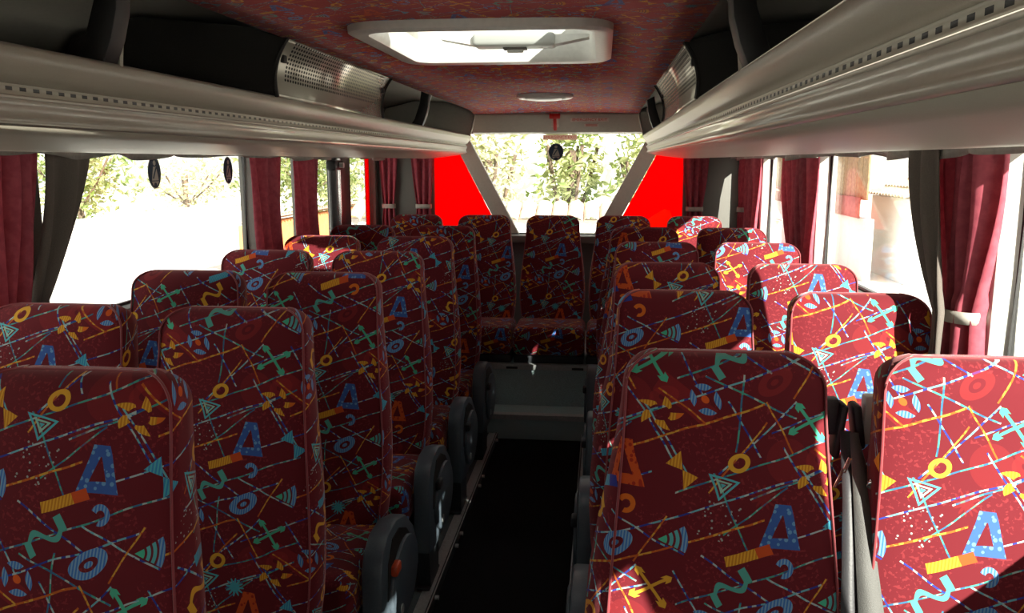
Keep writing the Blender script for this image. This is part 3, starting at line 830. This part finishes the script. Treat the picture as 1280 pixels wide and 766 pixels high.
lid = from_bm('hatch_lid', ld, M['acrylic'], t, False); md = lid.modifiers.new('s', 'SOLIDIFY'); md.thickness = .005
box('cross_panel', (.045, -.225, .080), (.40, .15, .012), M['opal'], t, .005)
lb = box('latch_housing', (.045, .18, .030), (.26, .10, .040), M['opal'], t, .012, 3)
box('latch_recess', (.045, .19, .0075), (.075, .045, .006), M['pillar'], lb, .002)
box('latch_handle', (.045, .193, .002), (.052, .026, .012), M['white'], lb, .004)
for sx in (-1, 1): prism('housing_wing', [(.045+sx*.128, .015), (.045+sx*.235, .035), (.045+sx*.235, .045), (.045+sx*.128, .045)], 'y', .15, .21, M['white_dirty'], lb)
box('slot', (-.05, -.27, .071), (.13, .025, .005), M['black'], t, .002)
for sx in (-1, 1): box('hinge_arm', (sx*.262, .06, .09), (.02, .36, .02), M['white_dirty'], t, .004)

t = thing('roof_vent', 'flat round white vent in the red ceiling near the rear header', 'roof vent', (.012, 4.65, 1.966))
def lathe(name, prof, mat, parent, n=32):
    V, F = [], []
    for r, z in prof: V += [(r*math.cos(2*PI*k/n), r*math.sin(2*PI*k/n), z) for k in range(n)]
    for j in range(len(prof)-1):
        for k in range(n): F.append((j*n+k, j*n+(k+1) % n, (j+1)*n+(k+1) % n, (j+1)*n+k))
    F.append(tuple((len(prof)-1)*n+k for k in range(n)))
    o = mesh(name, V, F, mat, parent); o.data.set_sharp_from_angle(angle=.6); return o
lathe('vent_rim', [(.152, .008), (.152, -.004), (.140, -.012), (.118, -.010), (.112, .002)], M['white'], t)
lathe('vent_disc', [(.095, .0), (.095, -.012), (.075, -.020), (.02, -.022), (.001, -.022)], M['white'], t)
for k in range(6):
    a = PI/3*k; box('vent_slot', (.103*math.cos(a), .103*math.sin(a), -.006), (.012, .06, .004), M['pillar'], t, 0, 2, Matrix.Rotation(a, 3, 'Z'))

# ------------------------------------------------------------------ lettering, hammer, stickers
def text_mesh(body, size):
    c = bpy.data.curves.new('txt', 'FONT'); c.body = body; c.size = size; c.align_x = 'CENTER'; c.align_y = 'CENTER'; c.extrude = .0004
    o = bpy.data.objects.new('txt', c); COL.objects.link(o)
    dg = bpy.context.evaluated_depsgraph_get(); me = bpy.data.meshes.new_from_object(o.evaluated_get(dg))
    bpy.data.objects.remove(o); bpy.data.curves.remove(c)
    return me
def lettering(body, size, mat, parent, loc, name='lettering', rx=PI/2):
    me = text_mesh(body, size); me.materials.clear(); me.materials.append(mat)
    o = link(bpy.data.objects.new(name, me), parent); o.location = loc; o.rotation_euler = (rx, 0, 0); return o
def head_y(z):   # sloping header face
    q = (1.94-z)/(1.94-1.825); return 5.955+q*.105
HA = math.atan2(.105, .115)
def header_sticker(x, z, w, h, label, txt, size):
    t = thing('notice_sticker', label, 'sticker', (x, head_y(z)-.003, z)); t.rotation_euler = (HA, 0, 0)
    box('sticker_sheet', (0, 0, 0), (w, .0016, h), M['sticker'], t, 0)
    if txt: lettering(txt, size, M['red'], t, (0, -.0014, 0))
    else:
        for k in (-1, 0, 1): box('printed_line', (0, -.0012, k*h*.28), (w*.8, .0008, h*.1), M['red'], t, 0)
    return t
header_sticker(.232, 1.908, .265, .036, 'long pale sticker lettered EMERGENCY EXIT on the grey rear header', 'EMERGENCY EXIT', .030)
header_sticker(.245, 1.872, .10, .026, 'small pale sticker under the long lettered one on the rear header', None, 0)
t = thing('emergency_hammer', 'red emergency hammer clipped to the grey rear header', 'hammer', (-.008, head_y(1.90)-.012, 1.90)); t.rotation_euler = (HA, 0, 0)
box('hammer_head', (0, -.006, .048), (.076, .03, .030), M['red'], t, .006)
box('handle', (0, -.004, -.02), (.024, .018, .115), M['red'], t, .006)
box('holder', (0, .006, .005), (.05, .012, .13), M['sticker'], t, .004)
t = thing('exit_sticker', 'clear strip sticker lettered EMERGENCY EXIT at the top of the rear window', 'sticker', (.02, YR-.008, 1.793))
box('sticker_sheet', (0, 0, 0), (.245, .0012, .036), M['clear_label'], t, 0)
lettering('EMERGENCY EXIT', .029, M['red'], t, (0, -.0012, 0))

def belt_sticker(loc, rz, label, rx=.045, rzz=.058):
    t = thing('window_sticker', label, 'sticker', loc, 'round seat belt stickers', rz)
    n = 28
    disc = [(rx*math.cos(2*PI*k/n), rzz*math.sin(2*PI*k/n)) for k in range(n)]
    prism('disc', disc, 'y', -.0006, .0006, M['sticker_navy'], t, smooth=False)
    w = M['opal']; y0, y1 = -.0016, -.0007
    sx, sz = rx/.045, rzz/.058
    S = lambda L_: [(x*sx, z*sz) for x, z in L_]
    hd = [(.009*math.cos(2*PI*k/12), .036+.010*math.sin(2*PI*k/12)) for k in range(12)]
    prism('figure_head', S(hd), 'y', y0, y1, w, t, smooth=False)
    prism('figure_body', S([(-.010, .022), (.010, .022), (.020, -.012), (.024, -.030), (-.024, -.030), (-.020, -.012)]), 'y', y0, y1, w, t, smooth=False)
    prism('figure_legs', S([(-.026, -.033), (.026, -.033), (.014, -.050), (.007, -.038), (-.007, -.038), (-.014, -.050)]), 'y', y0, y1, w, t, smooth=False)
    prism('figure_belt', S([(.006, .020), (.012, .018), (-.012, -.024), (-.018, -.022)]), 'y', y0-.001, y0, M['sticker_navy'], t, smooth=False)
    prism('rim', [(x, z) for x, z in [(rx*1.06*math.cos(2*PI*k/n), rzz*1.06*math.sin(2*PI*k/n)) for k in range(n)]], 'y', .0007, .0012, w, t, smooth=False)
    return t
belt_sticker((-XW-.004, 3.07, 1.580), PI/2, 'dark oval seat belt sticker on the left window, the larger of two')
belt_sticker((-XW-.004, 3.71, 1.582), PI/2, 'dark oval seat belt sticker on the left window, nearer the narrow grey post')
belt_sticker((-.008, YR-.008, 1.690), 0, 'round blue seat belt sticker high in the middle of the rear window', .052, .058)

# ------------------------------------------------------------------ curtains and rails
def curtain(label, s, y0, y1, yt0, yt1, ztie, zbot, x=1.275, pleats=5, amp=.018, mat='curtain', along='y', group='window curtains', hem=1.25, band=True, flat=None, ztop=1.685, tilt=0.):
    """pleated cloth hung from y0..y1 at the rail, gathered to yt0..yt1 at the tie"""
    cy, wall = (y0+y1)/2, s*x
    t = thing('curtain', label, 'curtain', (wall, cy, ztop) if along == 'y' else (cy, wall, ztop), group)
    nz, nx = 26, pleats*10+1
    V, F = [], []
    for j in range(nz+1):
        z = ztop+(zbot-ztop)*j/nz
        if z >= ztie:
            q = smoothstep(ztop, ztie, z) if ztop > ztie else 1.
            q = ((ztop-z)/max(1e-6, ztop-ztie))**1.6
            a, b = y0+(yt0-y0)*q, y1+(yt1-y1)*q
        else:
            q = min(1, (ztie-z)/.16); c_, h_ = (yt0+yt1)/2, (yt1-yt0)/2*(1+(hem-1)*math.sin(q*PI/2))
            a, b = c_-h_, c_+h_
        for i in range(nx):
            u = i/(nx-1); am = amp*(.75+.25*math.sin(3*u+1))*(1.25 if z < ztie+.05 else 1.)
            off = am*math.sin(2*PI*pleats*u+.35*math.sin(5*z+u*4))+.006*math.sin(9*z+11*u)
            p = a+(b-a)*(u+.012*math.sin(2*PI*pleats*u*2+z*3))
            V.append(((-s*0+off, p-cy, z-ztop)) if along == 'y' else (p-cy, off, z-ztop))
    for j in range(nz):
        for i in range(nx-1): F.append((j*nx+i, j*nx+i+1, (j+1)*nx+i+1, (j+1)*nx+i))
    o = mesh('cloth', V, F, M[mat], t); md = o.modifiers.new('s', 'SOLIDIFY'); md.thickness = .003
    if band:
        c_, h_ = (yt0+yt1)/2-cy, (yt1-yt0)/2+.008
        n = 24; V, F = [], []
        for dz in (.016, -.016):
            for k in range(n):
                a_ = 2*PI*k/n; r_ = amp*1.45+.006
                e = (r_*math.sin(a_), c_+h_*math.cos(a_))
                V.append((e[0], e[1], ztie-ztop+dz) if along == 'y' else (e[1], e[0], ztie-ztop+dz))
        F = [(k, (k+1) % n, n+(k+1) % n, n+k) for k in range(n)]
        bo = mesh('tie_band', V, F, M['tie'], t); md = bo.modifiers.new('s', 'SOLIDIFY'); md.thickness = .003
    return t
CL = 'curtains on the left windows'; CR = 'curtains on the right windows'
curtain('maroon curtain at the left edge of the photo, beside dark lining', -1, 2.02, 2.28, 2.00, 2.15, 1.10, .98, pleats=4, group=CL)
curtain('dark taupe curtain swept towards the nearest left maroon curtain', -1, 2.31, 2.54, 2.18, 2.22, 1.16, 1.00, x=1.28, pleats=2, amp=.010, mat='drape', group=CL, band=False)
curtain('maroon curtain on the left beside the first grey window post', -1, 3.72, 4.12, 3.82, 4.10, 1.10, .98, pleats=3, group=CL, band=False)
curtain('narrow maroon curtain on the left, just right of the dark window post', -1, 4.26, 4.68, 4.34, 4.66, 1.10, .98, pleats=3, group=CL, band=False)
curtain('dark red tied curtain in the left rear corner, beside a red strip', 1, -1.30, -1.16, -1.27, -1.19, 1.30, .98, x=6.085, along='x', pleats=3, group='curtains at the rear corners')
curtain('dark red tied curtain at the left edge of the rear window wall', 1, -1.06, -.89, -1.02, -.92, 1.30, .98, x=6.085, along='x', pleats=3, group='curtains at the rear corners')
curtain('dark red tied curtain beside the red panel at the right rear corner', 1, .89, 1.07, .93, 1.03, 1.29, .98, x=6.085, along='x', pleats=3, group='curtains at the rear corners')
curtain('crimson tied curtain on the right near the rear corner', 1, 5.78, 6.02, 5.84, 5.94, 1.30, .98, pleats=3, group=CR)
curtain('crimson full curtain on the right, second from the rear corner', 1, 5.34, 5.76, 5.36, 5.72, 1.10, .98, pleats=4, group=CR, band=False)
curtain('narrow sunlit curtain with bright folds on the right', 1, 3.94, 4.62, 3.92, 4.36, 1.10, .98, pleats=6, group=CR, band=False)
curtain('large maroon curtain gathered by a cream band at the right window post', 1, 2.17, 2.50, 2.22, 2.37, 1.225, .95, pleats=5, amp=.032, group=CR, hem=1.3)
curtain('dark taupe curtain swept beside the large tied curtain', 1, 2.36, 2.55, 2.235, 2.28, 1.235, 1.0, x=1.20, pleats=2, amp=.010, mat='drape', group=CR, band=False)
curtain('unseen maroon curtain added at the front right window to shade the nearest aisle seat', 1, .32, .87, .50, .72, 1.20, .95, pleats=5, amp=.02, group=CR)  # out-of-view curtain, placed so its shadow falls on the near right seat

for s, lab in ((-1, 'grey curtain rail with scalloped hem under the left luggage rack'), (1, 'grey curtain rail with scalloped hem under the right luggage rack')):
    t = thing('curtain_rail', lab, 'curtain rail', (s*1.22, 2.2, 1.672), 'curtain rails')
    box('rail', (0, 0, -.006), (.03, 7.6, .016), M['valance'], t, .004)
    V, F = [], []
    n = 500
    for k in range(n+1):
        y = -3.8+7.6*k/n
        drop = .022+.020*abs(math.sin(y*7.3+.8*math.sin(y*2.1)))*(.6+.4*math.sin(y*3.7))
        xx = .012*math.sin(y*21)
        V += [(xx, y, -.006), (xx*1.6, y, -.006-drop)]
    F = [(2*k, 2*k+2, 2*k+3, 2*k+1) for k in range(n)]
    o = mesh('scalloped_hem', V, F, M['valance'], t); md = o.modifiers.new('s', 'SOLIDIFY'); md.thickness = .003
# upright pole by the left windows
t = thing('grab_pole', 'black upright grab pole with clamp in front of the left window', 'pole', (-1.27, 4.92, 0))
cyl('pole_tube', (0, 0, .035), (0, 0, 1.69), .026, M['pillar_dark'], t)
cyl('pole_tube', (.0, .10, .035), (.0, .10, 1.69), .018, M['chrome'], t)
box('clamp', (.0, .05, 1.60), (.06, .17, .06), M['black'], t, .012)
cyl('clamp_knob', (.03, .05, 1.60), (.055, .05, 1.60), .016, M['alu'], t)
tag(box('red_reflection_strip', (-1.3655, 6.00, 1.37), (.006, .09, .56), M['red_film'], None, .002), 'narrow red strip put in as a reflection on the left window beside the rear corner curtain', 'reflection')  # red film stands in for the bus panel mirrored in the glass

# ------------------------------------------------------------------ outdoors
GZ = -.95
struct(box('ground', (0, 10, GZ-.1), (120, 120, .2), M['concrete'], bevel=0, smooth=False))
def foliage(name, label, cat, c, rad, n, leaf, mat, trunk=True, seed=1, group=None):
    rr = random.Random(seed)
    t = thing(name, label, cat, (c[0], c[1], GZ), group)
    V, F = [], []
    for k in range(n):
        while True:
            p = Vector((rr.uniform(-1, 1), rr.uniform(-1, 1), rr.uniform(-1, 1)))
            if .25 < p.length < 1: break
        lump = 1+.22*math.sin(p.x*5+seed)+.18*math.sin(p.z*6+p.y*4+seed*2)
        p = Vector((p.x*rad[0]*lump, p.y*rad[1]*lump, p.z*rad[2]*lump+c[2]-GZ))
        if p.z < .02: p.z = rr.uniform(.02, .3)
        ax = Vector((rr.gauss(0, 1), rr.gauss(0, 1), rr.gauss(0, .7)-.3)).normalized(); b = ax.orthogonal().normalized()
        b.rotate(Matrix.Rotation(rr.uniform(0, 6.28), 3, ax))
        l = leaf*rr.uniform(.6, 1.4); w = l*.42; i0 = len(V)
        nrm = ax.cross(b)*l*.12
        V += [p, p+ax*l*.5+b*w*.5+nrm, p+ax*l, p+ax*l*.5-b*w*.5+nrm]; F.append((i0, i0+1, i0+2, i0+3))
    mesh('foliage', V, F, mat, t, False)
    if trunk:
        bm = bmesh.new(); h = c[2]-GZ
        add_tube(bm, [(0, 0, 0), (.05, .02, h*.35), (-.04, .05, h*.7), (.03, 0, h+.3)], .09, 8)
        for k in range(5):
            a = k*1.3; add_tube(bm, [(0, .03, h*.55), (rad[0]*.45*math.cos(a), rad[1]*.45*math.sin(a), h*.85), (rad[0]*.75*math.cos(a), rad[1]*.75*math.sin(a), h+rad[2]*.25)], .03, 6)
        from_bm('trunk', bm, M['bark'], t)
    return t
G1 = 'shrubs behind the rear window'
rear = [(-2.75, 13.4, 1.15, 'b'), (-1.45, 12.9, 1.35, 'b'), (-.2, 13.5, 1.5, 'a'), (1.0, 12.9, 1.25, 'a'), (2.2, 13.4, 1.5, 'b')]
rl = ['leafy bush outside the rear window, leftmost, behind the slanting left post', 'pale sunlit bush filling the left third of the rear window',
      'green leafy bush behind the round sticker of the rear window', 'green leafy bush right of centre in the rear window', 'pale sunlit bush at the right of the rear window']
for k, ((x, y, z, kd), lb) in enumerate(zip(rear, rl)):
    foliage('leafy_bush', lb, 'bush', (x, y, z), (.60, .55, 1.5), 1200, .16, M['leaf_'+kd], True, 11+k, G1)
def tiled_wall(label, loc, length, h, along, mat, rz=0., roofd=.5):
    t = thing('tile_topped_wall', label, 'wall', loc, None, rz)
    box('wall_body', (0, 0, h/2), (length, .22, h), mat, t, .01)
    # half-round clay tiles laid side by side
    bm = bmesh.new()
    n = int(length/.2)
    for k in range(n):
        x = -length/2+.1+k*.2
        ring = [[(x+.1*math.cos(a), y, h+.03+dz+.075*math.sin(a)) for a in [PI*i/6 for i in range(7)]] for y, dz in ((-roofd/2, -.06), (roofd/2, .12))]
        A = [bm.verts.new(p) for p in ring[0]]; B = [bm.verts.new(p) for p in ring[1]]
        for i in range(6): bm.faces.new((A[i], A[i+1], B[i+1], B[i]))
    from_bm('clay_tiles', bm, M['tile'], t)
    return t
tiled_wall('white wall topped with wavy clay tiles, seen through the rear window', (-.2, 10.6, GZ), 5.4, 1.86, 'x', M['render_wall'])
tiled_wall('orange wall topped with wavy clay tiles, seen left through the pole window', (-7.4, 23.5, GZ), 12., 1.20, 'x', M['orange_wall'], -PI/2, .8)
foliage('leafy_tree', 'green tree seen through the left window beside the black pole', 'tree', (-10.0, 29.5, 1.7), (2.0, 3.2, 1.9), 3000, .26, M['leaf_a'], True, 31, 'trees beyond the left windows')
foliage('leafy_tree', 'tree with green crown at the top of the left window, by the dark lining', 'tree', (-14.6, 22.8, 1.35), (1.3, 1.9, 1.45), 1500, .22, M['leaf_a'], True, 41, 'trees beyond the left windows')
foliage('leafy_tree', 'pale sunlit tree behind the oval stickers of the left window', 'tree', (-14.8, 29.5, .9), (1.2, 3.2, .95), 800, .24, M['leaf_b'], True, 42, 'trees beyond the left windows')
t = thing('backdrop_wall', 'tall white house wall added behind the bushes to whiten the gaps in the rear window', 'backdrop', (0, 15.5, GZ))  # wall added so the gaps between the leaves come out white
box('wall_body', (0, 0, 2.2), (6.2, .3, 4.4), M['render_wall'], t, .02)
box('backdrop_cap', (0, -.2, 4.45), (6.6, .7, .12), M['concrete'], t, .02)
t = thing('boundary_wall', 'long white yard wall beyond the left windows', 'wall', (-12.5, 18., GZ)); 
box('wall_body', (0, 0, .55), (.25, 24., 1.1), M['render_wall'], t, .02)
box('coping', (0, 0, 1.13), (.36, 22., .06), M['concrete'], t, .01)
# right side yard
t = thing('board_fence', 'brown board fence with red iron sheets outside the right windows', 'fence', (6.0, 25.5, GZ))
for k in range(33):
    box('board', (0, -6.4+k*.40, 2.6), (.04, .385, 1.7), M['fence'], t, .006)
for k in range(3): box('post', (.08, -4.8+k*4.8, 1.7), (.1, .12, 3.4), M['bark'], t, .006)
box('wall_base', (.06, 0, .675), (.16, 13.4, 1.35), M['render_wall'], t, .01)
bm = bmesh.new()
pv = None
for k in range(197):
    y = -6.4+k*.065; x = -.08-.03*math.sin(k*1.57)
    a = bm.verts.new((x, y, 1.35)); b = bm.verts.new((x, y, 1.80))
    if pv: bm.faces.new((pv[0], a, b, pv[1]))
    pv = (a, b)
o = from_bm('iron_sheet', bm, M['iron'], t); md = o.modifiers.new('s', 'SOLIDIFY'); md.thickness = .01
t = thing('tiled_shed', 'low white shed with pale tiled roof outside the right windows', 'shed', (7.5, 19.6, GZ))
box('shed_wall', (0, 0, .9), (1.6, 2.6, 1.8), M['render_wall'], t, .01)
bm = bmesh.new()
for k in range(14):
    y = -1.4+.1+k*.2
    for i_ in range(4):
        xa, xb = -1.0+i_*.5, -1.0+(i_+1)*.5+.04; za, zb = 1.80+.16*i_, 1.80+.16*(i_+1)
        A = [bm.verts.new((xa, y+.1*math.cos(a), za+.03+.06*math.sin(a))) for a in [PI*j/5 for j in range(6)]]
        B = [bm.verts.new((xb, y+.1*math.cos(a), zb+.06*math.sin(a))) for a in [PI*j/5 for j in range(6)]]
        for j in range(5): bm.faces.new((A[j], A[j+1], B[j+1], B[j]))
from_bm('roof_tiles', bm, M['tile'], t)

# ------------------------------------------------------------------ light, camera
w = bpy.data.worlds.new('sky'); scn.world = w; w.use_nodes = True
nt = w.node_tree; nt.nodes.clear()
out = nt.nodes.new('ShaderNodeOutputWorld'); bg = nt.nodes.new('ShaderNodeBackground')
sky = nt.nodes.new('ShaderNodeTexSky'); sky.sky_type = 'HOSEK_WILKIE'; sky.turbidity = 6; sky.ground_albedo = .5
sd = Vector((1., -1.30, .80)).normalized(); sky.sun_direction = sd
mx = nt.nodes.new('ShaderNodeMix'); mx.data_type = 'RGBA'; mx.inputs[0].default_value = .75
nt.links.new(sky.outputs[0], mx.inputs[6]); mx.inputs[7].default_value = (1., .98, .92, 1)
nt.links.new(mx.outputs[2], bg.inputs['Color']); bg.inputs['Strength'].default_value = 2.1
nt.links.new(bg.outputs[0], out.inputs['Surface'])
sl = bpy.data.lights.new('sun', 'SUN'); sl.energy = 17.; sl.angle = .009; sl.color = (1., .95, .84)
so = bpy.data.objects.new('sun', sl); link(so); so.rotation_euler = sd.to_track_quat('Z', 'Y').to_euler(); so.location = (8, -7, 7)

cam = bpy.data.cameras.new('camera'); co = bpy.data.objects.new('camera', cam); link(co)
pitch, yaw = .1705, .1064
cp, sp, cy, sy = math.cos(pitch), math.sin(pitch), math.cos(yaw), math.sin(yaw)
fw = Vector((-sy*cp, cy*cp, -sp)); rt = Vector((cy, sy, 0)); up = rt.cross(fw)
co.matrix_world = Matrix(((rt.x, up.x, -fw.x, .33), (rt.y, up.y, -fw.y, 0.), (rt.z, up.z, -fw.z, 1.62), (0, 0, 0, 1)))
cam.sensor_width = 36.; cam.lens = 36.*1050/1280; cam.clip_start = .02
scn.camera = co
scn.view_settings.view_transform = 'Standard'; scn.view_settings.look = 'None'; scn.view_settings.exposure = 0.; scn.view_settings.gamma = 1.
scn.cycles.use_denoising = True
scn.cycles.max_bounces = 8; scn.cycles.diffuse_bounces = 4; scn.cycles.transparent_max_bounces = 12
scn.cycles.sample_clamp_indirect = 6.; scn.cycles.caustics_reflective = False; scn.cycles.caustics_refractive = False
